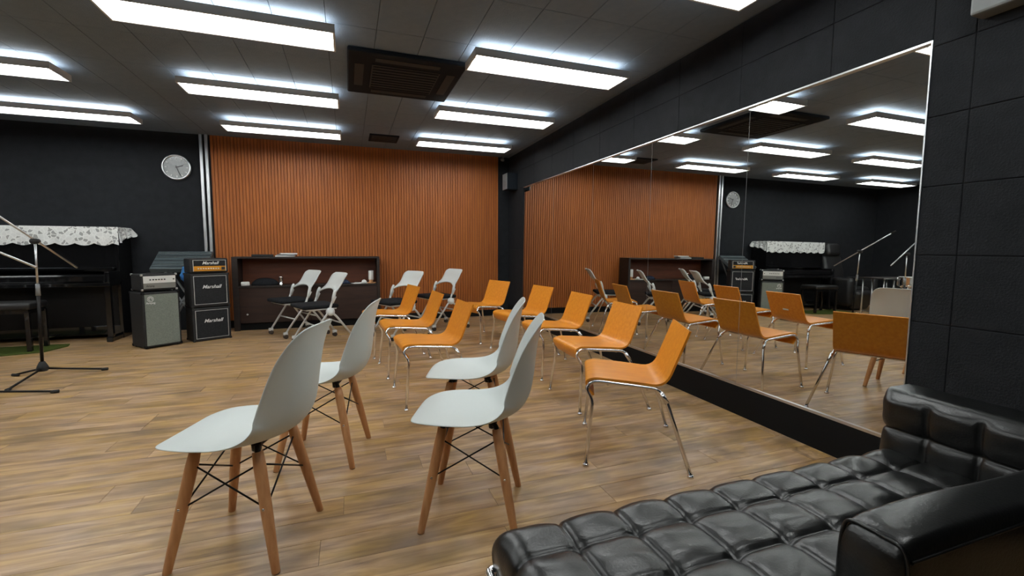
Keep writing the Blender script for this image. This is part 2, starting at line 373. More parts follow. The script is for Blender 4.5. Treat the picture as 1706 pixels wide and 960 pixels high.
# ------------------------------------------------------------------ ceiling fixtures
FX, FY, FB, FT = 1.277, .309, 2.49, 2.543
def make_fixture():
    t = thing('ceiling_light', 'x', 'ceiling light', (0, 0, FB))
    h = MB(); X, Y, H, k = FX/2, FY/2, FT-FB, .012
    h.box(-X, X, -Y, -Y+k, 0, H); h.box(-X, X, Y-k, Y, 0, H); h.box(-X, -X+k, -Y+k, Y-k, 0, H); h.box(X-k, X, -Y+k, Y-k, 0, H)
    h.build('housing', 'housing', t)
    MB().box(-X+k, X-k, -Y+k, Y-k, .042, .050).build('reflector', 'reflector', t)
    for s, nm in ((-1, 'fluorescent_tube'), (1, 'fluorescent_tube')):
        MB().tube([(-X+.03, s*.068, .024), (X-.03, s*.068, .024)], .0165, 10).build(nm, 'lamp', t, True)
    MB().box(-X+.04, X-.04, -Y+.03, Y-.03, .051, .055).build('top_panel', 'lampup', t)
    for s in (-1, 1): MB().box(s*.42-.02, s*.42+.02, -.02, .02, .055, CZ-FB).build('mount', 'housing', t)
    return t
cols = {0: 1.525, 1: -.685, 2: -2.78, 3: -4.89}
rows = [6.20, 4.80, 3.40, 2.00, .60]
rown = ['first', 'second', 'third', 'fourth', 'fifth']
coln = ['in the column beside the mirror', 'one column in from the mirror', 'two columns in from the mirror', 'three columns in from the mirror']
proto = make_fixture(); first = True
for j, ry in enumerate(rows):
    for i, cx in cols.items():
        lab = 'fluorescent ceiling light %s, %s from the orange wall' % (coln[i], rown[j])
        if first: o = proto; o.location = (cx, ry, FB); o['label'] = lab; o['group'] = 'fluorescent ceiling lights'; first = False
        else: dup(proto, (cx, ry, FB), 0, lab, 'fluorescent ceiling lights')
ac = thing('ceiling_cassette', 'dark square air conditioner cassette set in the ceiling between the lights', 'air conditioner', (.485, 4.15, CZ))
MB().rbox(-.455, .455, -.48, .48, -.035, .0, .012, 2).build('cover', 'ac', ac)
g = MB(); g.box(-.27, .27, -.27, .27, -.043, -.034)
gr = g.build('intake_grille', 'acd', ac)
for k in range(9): MB().box(-.26, .26, -.25+k*.0605, -.235+k*.0605, -.047, -.042).build('slat', 'ac', gr)
for k in range(4):
    mt = Matrix.Rotation(k*math.pi/2, 4, 'Z'); MB().box(-.25, .25, .33, .40, -.039, -.033, mt).build('louvre', 'acd', ac)
vt = thing('ceiling_vent', 'small dark slotted vent in the ceiling close to the orange wall', 'vent', (.49, 6.52, CZ))
MB().rbox(-.19, .19, -.2, .2, -.016, 0, .005, 1).build('frame', 'ac', vt)
for k in range(7): MB().box(-.16, .16, -.17+k*.052, -.145+k*.052, -.022, -.014).build('slat', 'acd', vt)
tag(MB().lathe([(.05, 0), (.05, -.012), (.03, -.03), (.0, -.032)][::-1], 16, Matrix.Translation((2.08, 3.72, CZ))).build('smoke_sensor', 'greyplastic', None, True), 'small round pale sensor on the ceiling near the mirror wall', 'sensor')

# ------------------------------------------------------------------ orange plywood chairs
def make_plychair():
    t = thing('plywood_chair', 'x', 'chair')
    prof = [(-.028, .352), (.004, .392), (.014, .428), (-.03, .4445), (-.2, .432), (-.392, .413), (-.503, .706)]
    c = [Vector((x, 0, z)) for x, z in prof]
    c = fillet(c, {1: .02, 2: .03, 3: .04, 4: .05, 5: .07}, 5)
    th = .0055; top, bot = [], []
    for i, p in enumerate(c):
        tt = (c[min(i+1, len(c)-1)] - c[max(i-1, 0)]).normalized(); n = Vector((-tt.z, 0, tt.x))
        if n.z < 0 and False: n = -n
        top.append(p+n*th); bot.append(p-n*th)
    W = .205; n = len(c); mb = MB(); NY = 7
    for sec in (top, bot):
        for k in range(NY):
            yy = -W + 2*W*k/(NY-1)
            for p in sec: mb.v.append(Vector((p.x, yy, p.z)))
    def ix(sd, k, i): return sd*NY*n + k*n + i
    for sd in (0, 1):
        for k in range(NY-1):
            for i in range(n-1): mb.f.append((ix(sd, k, i), ix(sd, k, i+1), ix(sd, k+1, i+1), ix(sd, k+1, i)))
    for k in (0, NY-1):
        for i in range(n-1): mb.f.append((ix(0, k, i), ix(0, k, i+1), ix(1, k, i+1), ix(1, k, i)))
    for i in (0, n-1):
        for k in range(NY-1): mb.f.append((ix(0, k, i), ix(0, k+1, i), ix(1, k+1, i), ix(1, k, i)))
    mb.build('seat_shell', 'ply', t, auto=40)
    for s in (-1, 1):
        path = [(.007, s*.278, .01), (-.022, s*.236, .335), (.012, s*.214, .388), (-.012, s*.207, .424), (-.06, s*.206, .4275), (-.353, s*.206, .4015), (-.392, s*.222, .352), (-.501, s*.323, .01)]
        fr = MB().tube(fillet(path, {1: .03, 2: .03, 3: .03, 4: .02, 5: .04, 6: .03}, 5), .0098, 10).build('side_frame', 'chrome', t, True)
        for fx, fy in ((.007, .278), (-.501, .323)):
            MB().lathe([(.012, .014), (.016, .008), (.016, 0)][::-1], 14, Matrix.Translation((fx, s*fy, 0))).build('foot', 'chrome', fr, True)
        MB().tube([(-.366, s*.212, .388), (-.398, s*.228, .335)], .0125, 10).build('collar', 'chrome', fr, True)
    for xx, zz in ((-.10, .4165), (-.30, .399)):
        MB().tube([(xx, -.206, zz), (xx, .206, zz)], .008, 8).build('cross_bar', 'chrome', t, True)
    return t
PLY = [((1.267, 2.24), 151.8, 'orange plywood chair on chrome legs beside the mirror, turned skew, nearest the leather daybed'),
 ((1.472, 2.935), 176.6, 'orange plywood chair in the mirror-side row, second one out from the leather daybed'),
 ((1.528, 3.734), 179.1, 'orange plywood chair in the mirror-side row, third one out from the leather daybed'),
 ((1.518, 4.504), 188.5, 'orange plywood chair in the mirror-side row, fourth one out from the leather daybed'),
 ((1.337, 5.309), 200.9, 'orange plywood chair in the mirror-side row, last one before the orange slatted wall'),
 ((.341, 3.387), 183.3, 'orange plywood chair in the short row of three, right behind the white shell chairs'),
 ((.283, 4.204), 183.7, 'orange plywood chair in the middle of the short row of three'),
 ((.177, 4.974), 190.4, 'orange plywood chair in the short row of three, nearest the castered chairs')]
pc = make_plychair()
for i, ((x, y), a, lab) in enumerate(PLY):
    if i == 0: pc.location = (x, y, 0); pc.rotation_euler = (0, 0, R(a)); pc['label'] = lab; pc['group'] = 'orange plywood chairs'
    else:
        c_ = dup(pc, (x, y, 0), R(a), lab, 'orange plywood chairs')
        if i == 5: MB().rbox(-.0035, .0035, -.034, .034, -.008, .008, .003, 2, Matrix.Translation((-.447, 0, .535)) @ Matrix.Rotation(R(-21), 4, 'Y')).build('maker_plate', 'piping', c_)

# ------------------------------------------------------------------ white shell chairs on dowel legs
def catmull(P, t):
    n = len(P)-1; f = min(max(t, 0), .99999)*n; i = int(f); f -= i
    g = lambda k: P[min(max(k, 0), n)]
    a, b, c, d = g(i-1), g(i), g(i+1), g(i+2)
    return [.5*(2*b[q] + (c[q]-a[q])*f + (2*a[q]-5*b[q]+4*c[q]-d[q])*f*f + (3*b[q]-a[q]-3*c[q]+d[q])*f**3) for q in range(len(b))]
def make_shellchair():
    t = thing('shell_chair', 'x', 'chair')
    # x, z, half width, edge lift along the inward normal
    P = [(.246, .418, .060, 0), (.240, .425, .112, 0), (.222, .433, .158, .002), (.17, .439, .203, .007), (.09, .434, .226, .016), (0, .426, .231, .026), (-.08, .424, .230, .042), (-.15, .436, .226, .066),
         (-.205, .468, .219, .088), (-.236, .520, .211, .098), (-.250, .585, .204, .094), (-.258, .655, .199, .078), (-.266, .725, .192, .056), (-.276, .785, .176, .030), (-.285, .822, .150, .012), (-.291, .838, .112, .003), (-.292, .842, .060, 0)]
    def fn(u, v):
        x, z, wd, c = catmull(P, v); x2, z2, _, _ = catmull(P, min(v+.012, 1)); x1, z1, _, _ = catmull(P, max(v-.012, 0))
        tx, tz = x2-x1, z2-z1; l = math.hypot(tx, tz); nx, nz = tz/l, -tx/l
        uu = 2*u-1; lift = c*abs(uu)**2.3
        return (x+nx*lift, uu*wd, z+nz*lift)
    o = MB().grid(17, 49, fn).build('seat_shell', 'white', t, True)
    sd = o.modifiers.new('thick', 'SOLIDIFY'); sd.thickness = .006; sd.offset = 0
    ss = o.modifiers.new('smooth', 'SUBSURF'); ss.levels = 1; ss.render_levels = 1
    tops = {}; feet = {}
    for sx in (1, -1):
        for sy in (1, -1):
            tp = Vector((sx*.108, sy*.128, .405)); ft = Vector((sx*.186, sy*.189, 0)); tops[sx, sy] = tp; feet[sx, sy] = ft
            pts = [tp, tp.lerp(ft, .12), tp.lerp(ft, .5), tp.lerp(ft, .985), ft]
            lg = MB().tube(pts, [.018, .0205, .0195, .0142, .0135], 14).build('leg', 'wood', t, True)
            MB().lathe([(.0125, 0), (.0125, .004)], 12, Matrix.Translation(ft - Vector((0, 0, 0)))).build('glide', 'rubber', lg, True)
            q = tp.lerp(ft, .46); MB().tube([q+Vector((0, sy*.010, 0)), q+Vector((0, sy*.0205, 0))], .005, 8).build('bolt', 'chrome', lg, True)
    br = MB()
    for (a, b) in (((1, 1), (-1, 1)), ((1, -1), (-1, -1)), ((1, 1), (1, -1)), ((-1, 1), (-1, -1))):
        for p, q in ((a, b), (b, a)):
            br.tube([tops[p].lerp(feet[p], .10), tops[q].lerp(feet[q], .47)], .0033, 6)
    br.build('wire_brace', 'wire', t, True)
    mt = MB()
    for sx in (1, -1):
        mt.tube(fillet([(sx*.108, -.128, .40), (sx*.10, -.10, .418), (sx*.10, .10, .418), (sx*.108, .128, .40)], .03), .006, 8)
        for sy in (1, -1):
            mt.tube(fillet([tops[sx, sy].lerp(feet[sx, sy], .09), tops[sx, sy]+Vector((0, 0, .008)), (sx*.085, sy*.09, .422)], .02), [.0185, .0185]+[.0085]*6 if False else .0105, 8)
            mt.lathe([(.016, .40), (.018, .425), (.012, .432)], 10, Matrix.Translation((sx*.09, sy*.1, 0)))
    mt.build('mount_bracket', 'wire', t, True)
    return t
SH = [((-.378, 1.9), 161.4, 'pale grey shell chair on dowel legs in the outer pair, nearer the leather daybed'),
 ((-.141, 2.591), 165.7, 'pale grey shell chair on dowel legs in the outer pair, farther from the leather daybed'),
 ((.485, 1.822), 157.5, 'pale grey shell chair on dowel legs right by the end of the leather daybed'),
 ((.640, 2.43), 160.5, 'pale grey shell chair on dowel legs between the daybed-side shell chair and the orange chairs')]
sc_ = make_shellchair()
for i, ((x, y), a, lab) in enumerate(SH):
    if i == 0: sc_.location = (x, y, 0); sc_.rotation_euler = (0, 0, R(a)); sc_['label'] = lab; sc_['group'] = 'pale grey shell chairs'
    else: dup(sc_, (x, y, 0), R(a), lab, 'pale grey shell chairs')

# ------------------------------------------------------------------ white nesting chairs on casters
def make_nest():
    t = thing('nesting_chair', 'x', 'chair')
    def pan(u, v):
        uu = 2*u-1; z = .595+.225*v; x = -.178-.136*v - .018*math.sin(v*math.pi) + (-.035*(v**8))
        k_ = max(0, 1-v/.36); k_ = k_*k_*(3-2*k_); wd = (.202 if v < .88 else .202-.9*(v-.88)**1.5) + .047*k_
        bottom = .03*(1-uu*uu)*(1-v)**3
        return (x + (.035+.035*k_)*uu*uu, uu*wd, z+bottom*1.6-.02*k_*abs(uu)**4)
    o = MB().grid(13, 17, pan).build('backrest', 'nest', t, True)
    o.modifiers.new('thick', 'SOLIDIFY').thickness = .012
    for s in (-1, 1):
        MB().tube(fillet([(-.142, s*.240, .635), (-.122, s*.250, .58), (-.105, s*.252, .505)], .03), [.013]+[.019]*6+[.016], 10).build('back_arm', 'nest', t, True)
        tb = MB().tube(fillet([(-.118, s*.252, .555), (-.062, s*.25, .40), (.168, s*.222, .075)], .05), .0125, 10).build('main_tube', 'nestm', t, True)
        MB().tube([(-.135, s*.253, .565), (-.098, s*.252, .49)], .017, 10).build('sleeve', 'nest', tb, True)
        MB().tube(fillet([(-.07, s*.262, .395), (-.13, s*.268, .345), (-.325, s*.285, .075)], .04), .0125, 10).build('rear_leg', 'nestm', t, True)
        mt = Matrix.Translation((-.075, s*.238, .392)) @ Matrix.Rotation(R(90)*(-s), 4, 'X')
        MB().lathe([(.032, -.012), (.046, -.006), (.046, .03), (.036, .042), (.0, .043)], 18, mt).build('pivot_hub', 'nest', t, True)
        for (cx, cy) in ((.168, .222), (-.332, .285)):
            fk = MB().rbox(cx-.018, cx+.035, s*cy-.016, s*cy+.016, .045, .082, .008, 2).build('caster_fork', 'nestm', t, True)
            for d in (-1, 1):
                MB().lathe([(.018, -.008), (.026, -.006), (.026, .006), (.018, .008)], 16, Matrix.Translation((cx+.008, s*cy+d*.013, .026)) @ Matrix.Rotation(R(90), 4, 'X')).build('caster_wheel', 'caster', fk, True)
    MB().rbox(-.19, .215, -.222, .222, .427, .472, .021, 4).build('seat_cushion', 'cushion', t, True)
    MB().rbox(-.17, .175, -.205, .205, .410, .430, .008, 2).build('seat_pan', 'nestm', t, True)
    MB().tube([(.06, -.235, .23), (.06, .235, .23)], .009, 8).build('cross_bar', 'nestm', t, True)
    MB().tube([(-.20, -.275, .25), (-.20, .275, .25)], .009, 8).build('cross_bar', 'nestm', t, True)
    return t
NE = [((-.701, 6.388), 209.0, 'white castered chair with black seat, in front of the dark rack, nearer the amplifiers'),
 ((-.375, 5.714), 202.8, 'white castered chair with black seat, in front of the dark rack, overlapping its twin'),
 ((.535, 5.822), 207.3, 'white castered chair with black seat at the dark rack end, behind the short orange row'),
 ((1.155, 6.335), 200.2, 'white castered chair with black seat standing alone before the orange slatted wall')]
nc = make_nest()
for i, ((x, y), a, lab) in enumerate(NE):
    if i == 0: nc.location = (x, y, 0); nc.rotation_euler = (0, 0, R(a)); nc['label'] = lab; nc['group'] = 'white castered chairs'
    else: dup(nc, (x, y, 0), R(a), lab, 'white castered chairs')

# ------------------------------------------------------------------ tufted leather daybed
sofa = thing('leather_daybed', 'black tufted leather daybed with low backrest and armrest beside the mirror wall', 'sofa', (1.1, .75, 0))
SO = Vector((1.1, .75, 0))
def groove(d, wdt): return math.exp(-(d/wdt)**2)
def tuft(a, b, sa, sb):        # height above the base surface at (a,b) with seam lists
    da = min(abs(a-s) for s in sa); db = min(abs(b-s) for s in sb)
    def frac(q, s):
        lo = max([k for k in s if k <= q], default=None); hi = min([k for k in s if k > q], default=None)
        if lo is None: lo = hi-.165
        if hi is None: hi = lo+.165
        return (q-lo)/(hi-lo)
    fa, fb = frac(a, sa), frac(b, sb)
    dome = (1-abs(2*fa-1)**3.2)*(1-abs(2*fb-1)**3.2)
    wr_ = .0022*math.sin(31*a+17*b+2*math.sin(23*b))*math.sin(41*b-13*a)
    return .012*dome - .006*max(groove(da, .005), groove(db, .005)) - .010*groove(math.hypot(da, db), .02) + wr_*dome
def roll(q, lo, hi, r, drop):  # unrolled coordinate -> (position, fall)
    if q < lo+r:
        s = lo+r-q; a = s/r
        if a < math.pi/2: return lo+r-r*math.sin(a), r*(1-math.cos(a))
        return lo, r + (s-r*math.pi/2)
    if q > hi-r:
        s = q-(hi-r); a = s/r
        if a < math.pi/2: return hi-r+r*math.sin(a), r*(1-math.cos(a))
        return hi, r + (s-r*math.pi/2)
    return q, 0.
def tufted(name, A, B, r, drop, sa, sb, frame, nu, nv, both=(True, True, True, True), fade=None):
    e = r*math.pi/2 - r + drop
    a0, a1 = A[0]-(e if both[0] else 0), A[1]+(e if both[1] else 0); b0, b1 = B[0]-(e if both[2] else 0), B[1]+(e if both[3] else 0)
    def base(a, b):
        pa, fa = roll(a, A[0], A[1], r, drop); pb, fb = roll(b, B[0], B[1], r, drop)
        if not both[0] and a < A[0]+r: pa, fa = a, 0
        if not both[1] and a > A[1]-r: pa, fa = a, 0
        if not both[2] and b < B[0]+r: pb, fb = b, 0
        if not both[3] and b > B[1]-r: pb, fb = b, 0
        return Vector((pa, pb, -min(math.hypot(fa, fb), r+drop)))
    def fn(u, v):
        a = a0+(a1-a0)*u; b = b0+(b1-b0)*v; h = 1e-3
        p = base(a, b); n = (base(a+h, b)-base(a-h, b)).cross(base(a, b+h)-base(a, b-h))
        n = n.normalized() if n.length > 1e-12 else Vector((0, 0, 1))
        k = 1 if fade is None else min(1, max(0, (fade-b)/.02))
        return frame(p + n*(tuft(a, b, sa, sb)*k + .006*(1-k)))
    return MB().grid(nu, nv, fn).build(name, 'leather', sofa, True)
SX = [.338] + [.502+.1665*k for k in range(0, 9)]
ZT = .408
tufted('seat_cushion', (.338, 1.83), (.46, 1.045), .05, .06, [.215]+[.502+.1665*k for k in range(0, 9)], [1.15, .917, .765, .612, .46], lambda p: Vector((p.x, p.y, ZT+p.z))-SO, 230, 110, (True, False, False, True))
MB().rbox(.35, 1.95, .47, 1.02, .262, .30, .006, 1).build('seat_base', 'blackpaint', sofa)
for o in kids(sofa):
    if o.name.startswith('seat_base'): o.location = -SO
fr = MB(); fr.tube(fillet([(.318, .46, .294), (.318, 1.052, .294), (1.96, 1.052, .294)], .012), .012, 8)
o = fr.build('chrome_rail', 'chrome', sofa, True); o.location = -SO
for x, y in ((.345, 1.025), (.345, .48), (1.92, 1.03), (1.92, .30)):
    o = MB().rbox(x-.014, x+.014, y-.014, y+.014, 0, .296, .003, 1).build('leg', 'chrome', sofa); o.location = -SO
# backrest faces -X : frame maps (a,b,n) -> a along -? y, b height, n depth
BXF, BT_ = 1.80, .618
tufted('backrest', (.05, 1.055), (.30, BT_), .045, .11, [1.09, .913, .776, .64, .504, .368, .232, .096], [.345, .488, .645], lambda p: Vector((BXF-p.z, p.x, p.y))-SO, 150, 90, (False, True, False, True), BT_-.012)
o = MB().rbox(BXF+.03, 1.975, .05, 1.04, .28, BT_-.012, .03, 3).build('backrest_core', 'leather', sofa, True); o.location = -SO
# armrest: rounded slab along X
def armfn(u, v):
    x = .828 + .98*v
    a = 2*math.pi*u; sq = lambda c: math.copysign(abs(c)**.28, c)
    cy, cz = .484, .437; hy, hz = .056, .208
    e = min(v/.045, 1.0); k = math.sqrt(max(1-(1-e)**2, 0))*.10+.90 if v > 0 else .90
    z = cz + hz*sq(math.sin(a))*k; y = cy + hy*sq(math.cos(a))*k
    z += .006*math.sin(v*9) * (1 if math.sin(a) > .3 else 0)
    return (x, y, z)
am = MB().grid(49, 60, armfn); n0 = len(am.v)
am.f.append(tuple(range(48)))
o = am.build('armrest', 'leather', sofa, True); o.location = -SO
pp = [Vector((.836, .484+.0548*math.copysign(abs(math.cos(a))**.28, math.cos(a)), .437+.203*math.copysign(abs(math.sin(a))**.28, math.sin(a)))) for a in [2*math.pi*k/40 for k in range(41)]]
o = MB().tube(pp, .0035, 6, False).build('piping', 'leather', sofa, True); o.location = -SO
pp = [Vector((.84+.95*k/20, .4295, .618)) for k in range(21)]
o = MB().tube(pp, .003, 6, False).build('piping', 'leather', sofa, True); o.location = -SO

# ------------------------------------------------------------------ amplifiers
def corner_caps(mb, x0, x1, y0, y1, z0, z1, s=.03):
    for x in (x0, x1):
        for y in (y0, y1):
            for z in (z0, z1): mb.rbox(x-(.003 if x == x0 else s-.003), x+(s-.003 if x == x0 else .003), y-(.003 if y == y0 else s-.003), y+(s-.003 if y == y0 else .003), z-(.003 if z == z0 else s-.003), z+(s-.003 if z == z0 else .003), .006, 2)
AW, AD, AH = .36, .31, .622
a1 = thing('bass_cabinet', 'tall bass speaker cabinet with silver grille cloth, standing next to the piano', 'speaker', (-2.106, 5.926, 0), R(40))
MB().rbox(0, AW, 0, AD, .012, AH, .012, 2).build('cabinet_body', 'tolex', a1)
MB().box(.022, AW-.022, -.004, .004, .035, AH-.025).build('grille', 'silvergrille', a1)
cc = MB(); corner_caps(cc, 0, AW, 0, AD, .012, AH); cc.build('corner_cap', 'blackpaint', a1)
em = MB(); em.tube([Vector((.075+.028*math.cos(a), -.005, AH-.075+.028*math.sin(a))) for a in [2*math.pi*k/24 for k in range(25)]], .0025, 6)
em.tube([Vector((.075+.016*math.cos(a), -.005, AH-.075+.016*math.sin(a))) for a in [R(-40)+R(300)*k/16 for k in range(17)]], .003, 6)
em.build('emblem', 'print', a1)
inst(text_mesh('Ampeg', .03, 'print'), 'logo', a1, (.075, -.0055, AH-.118), (R(90), 0, 0))
ft = MB()
for x in (.03, AW-.03):
    for y in (.03, AD-.03): ft.lathe([(.014, 0), (.016, .014)], 10, Matrix.Translation((x, y, 0)))
ft.build('rubber_feet', 'rubber', a1)
h1 = thing('bass_amp_head', 'bass amplifier head with silver control panel on the silver grille cabinet', 'amplifier', (-2.106, 5.926, AH+.003), R(40))
MB().rbox(.008, AW-.008, .02, .27, .012, .195, .012, 2).build('head_body', 'tolex', h1)
MB().box(.028, AW-.028, .012, .03, .095, .172).build('control_panel', 'silver', h1)
MB().box(.028, AW-.028, .014, .03, .035, .093).build('lower_panel', 'silverlow', h1)
for k in range(7): MB().lathe([(.0075, 0), (.0065, .012), (0, .0125)], 10, Matrix.Translation((.09+.027*k+(.06 if k == 6 else 0), .012, .132)) @ Matrix.Rotation(R(90), 4, 'X')).build('knob', 'darkprint', h1, True)
inst(text_mesh('Ampeg', .026, 'darkprint'), 'logo', h1, (.09, .0135, .064), (R(90), 0, 0))
cc = MB(); corner_caps(cc, .008, AW-.008, .02, .27, .012, .195, .024); cc.build('corner_cap', 'alu', h1)
MB().rbox(.1, .26, .1, .135, .195, .205, .004, 1).build('handle', 'rubber', h1)
ft = MB()
for x in (.03, AW-.03):
    for y in (.05, .24): ft.lathe([(.012, 0), (.014, .014)], 10, Matrix.Translation((x, y, 0)))
ft.build('rubber_feet', 'rubber', h1)

GW, GD, GH = .40, .27, .40
def gcab(label, z, slant):
    c = thing('guitar_cabinet', label, 'speaker', (-1.731, 6.2, z), R(30), 'stacked guitar cabinets')
    MB().rbox(0, GW, 0, GD, 0, GH, .014, 2).build('cabinet_body', 'tolex', c)
    MB().box(.035, GW-.035, -.003, .004, .04, GH-.035).build('grille', 'grille', c)
    p = MB(); k = .004
    for (x0, x1, z0, z1) in ((.03, GW-.03, .034, .034+k), (.03, GW-.03, GH-.034, GH-.034+k), (.03, .03+k, .034, GH-.03), (GW-.034, GW-.03, .034, GH-.03)): p.box(x0, x1, -.006, .003, z0, z1)
    p.build('white_piping', 'piping', c)
    inst(text_mesh('Marshall', .058, 'print', .35, .002), 'logo', c, (GW/2+.01, -.0055, GH*.60), (R(90), 0, 0))
    q = MB(); corner_caps(q, 0, GW, 0, GD, 0, GH, .026); q.build('corner_cap', 'rubber', c)
    return c
gcab('black guitar speaker cabinet on the floor, lower one of the stack of two', 0.0, 0)
gcab('black guitar speaker cabinet, upper one of the stack of two', .4065, 0)
h2 = thing('guitar_amp_head', 'guitar amplifier head with gold control panel on the stacked black cabinets', 'amplifier', (-1.731, 6.2, .8125), R(30))
MB().rbox(.0, GW, .01, .23, .0, .172, .014, 2).build('head_body', 'tolex', h2)
MB().box(.04, GW-.03, .004, .02, .082, .148).build('front_cloth', 'grille', h2)
MB().box(.04, GW-.03, .002, .02, .022, .080).build('control_panel', 'gold', h2)
p = MB()
for (x0, x1, z0, z1) in ((.035, GW-.025, .148, .152), (.035, .039, .02, .15), (GW-.03, GW-.026, .02, .15)): p.box(x0, x1, .0, .012, z0, z1)
p.build('white_piping', 'piping', h2)
for k in range(9): MB().lathe([(.008, 0), (.007, .012), (0, .0125)], 10, Matrix.Translation((.085+.026*k, .002, .05)) @ Matrix.Rotation(R(90), 4, 'X')).build('knob', 'keys', h2, True)
MB().box(.325, .362, -.002, .01, .032, .068).build('power_switch', 'darkprint', h2)
inst(text_mesh('Marshall', .05, 'print', .35, .002), 'logo', h2, (GW/2+.01, .002, .116), (R(90), 0, 0))

# console on a stand behind the amplifiers, bag hanging from it
cs = thing('mixing_console', 'grey sloping console on a folding stand behind the amplifiers', 'console', (-2.0, 6.88, 0))
tm = Matrix.Translation((0, 0, .93)) @ Matrix.Rotation(R(32), 4, 'X')
MB().rbox(-.29, .31, -.2, .2, -.03, .03, .008, 2, tm).build('console_body', 'console', cs)
for k, yy in enumerate((-.15, -.1, -.02, .06, .1, .15)):
    MB().box(-.28, .30, yy-.006, yy+.006, .029, .034, tm).build('panel_strip', 'alu' if k % 2 else 'consoled', cs)
lg = MB()
for yy in (-.12, .12):
    MB().tube([(-.25, yy, .0), (.27, yy, .86 if yy < 0 else .95)], .013, 8).build('stand_leg', 'greyplastic', cs, True)
    MB().tube([(.27, yy, .0), (-.25, yy, .86 if yy < 0 else .95)], .013, 8).build('stand_leg', 'greyplastic', cs, True)
bagm = MB().lathe([(.0, -.09), (.03, -.085), (.05, -.05), (.052, 0), (.04, .05), (.02, .085), (.024, .10)], 16)
for v in bagm.v: v.x += .012*math.sin(v.z*60+v.y*40); v.y *= .6
bg = bagm.build('plastic_bag', 'blue', None, True); bg.location = (-1.86, 6.50, .78); tag(bg, 'small blue plastic bag hanging between the bass head and the guitar head', 'bag')

# ------------------------------------------------------------------ upright piano with lace runner
PX0, PX1 = -4.12, -2.62; PYF, PYB, PH = 6.80, 7.16, 1.345
pi = thing('upright_piano', 'black polished upright piano with closed lid against the black wall', 'piano', ((PX0+PX1)/2, 6.9, 0))
def pp_(name, x0, x1, y0, y1, z0, z1, m='piano', r=.006, parent=None):
    cx = (PX0+PX1)/2
    return MB().rbox(x0-cx, x1-cx, y0-6.9, y1-6.9, z0, z1, r, 2).build(name, m, parent or pi)
pp_('back_case', PX0+.03, PX1-.03, 7.0, PYB, .1, PH-.02)
pp_('side_panel', PX0, PX0+.035, PYF+.0, PYB, .0, PH-.018); pp_('side_panel', PX1-.035, PX1, PYF, PYB, .0, PH-.018)
pp_('upper_panel', PX0+.03, PX1-.03, PYF+.02, PYF+.045, .86, PH-.02)
pp_('lower_panel', PX0+.03, PX1-.03, PYF+.0, PYF+.03, .16, .66, 'pianol')
pp_('top_lid', PX0-.012, PX1+.012, PYF-.01, PYB, PH-.02, PH+.004)
pp_('key_bed', PX0, PX1, 6.53, PYF+.03, .655, .70)
pp_('key_lid', PX0+.05, PX1-.05, 6.56, PYF+.03, .70, .795, 'piano', .02)
pp_('music_ledge', PX0+.05, PX1-.05, PYF-.03, PYF+.03, .84, .87)
for x0 in (PX0, PX1-.05): pp_('key_block', x0, x0+.05, 6.53, PYF+.02, .69, .83, 'piano', .015)
for x0 in (PX0+.01, PX1-.065):
    pp_('leg', x0, x0+.055, 6.555, 6.61, .05, .66); pp_('toe', x0-.005, x0+.06, 6.53, PYF+.1, .0, .06, 'piano', .012)
pp_('bottom_board', PX0+.03, PX1-.03, PYF, PYB, .05, .16)
for dx in (-.09, 0, .09):
    cx = -3.37+dx; pp_('pedal', cx-.018, cx+.018, 6.70, PYF+.01, .065, .078, 'chrome', .004)
# lace runner draped over the lid
lc = MB(); uvs = []
LX0, LX1 = PX0-.016, PX1+.016; LT = PH+.007; LF = PYF-.014
def scal(x, p=.185): return .028*abs(math.sin(math.pi*x/p))
def addgrid(nu, nv, fn, uvf):
    b = len(lc.v); lc.grid(nu, nv, fn)
    for j in range(nv):
        for i in range(nu): uvs.append(uvf(i/(nu-1), j/(nv-1)))
addgrid(160, 8, lambda u, v: (LX0+(LX1-LX0)*u, LF-.004*math.sin(v*3)-.008*v*math.sin(u*60), LT-v*(.195+scal((LX1-LX0)*u))), lambda u, v: (1.5*u, .2*v))
addgrid(60, 8, lambda u, v: (LX0+(LX1-LX0)*u, LF+.36*v, LT), lambda u, v: (1.5*u, -.36*v))
addgrid(50, 8, lambda u, v: (LX1+.012*v+.055*v*max(0, u-.1)+.012*v*math.sin(u*22), LF+.36*u, LT-v*(.13+scal(.36*u, .12)-.05*u+.06*(1-u)**4)), lambda u, v: (2+.36*u, .2*v))
addgrid(50, 8, lambda u, v: (LX0-.012*v-.02*v*math.sin(u*22), LF+.36*u, LT-v*(.15+scal(.36*u, .12))), lambda u, v: (3+.36*u, .2*v))
lo = lc.build('lace_runner', 'lace', None, True)
ul = lo.data.uv_layers.new(name='uv')
for lp in lo.data.loops: ul.data[lp.index].uv = uvs[lp.vertex_index]
tag(lo, 'white lace runner with scalloped hem draped over the piano lid', 'lace cloth')
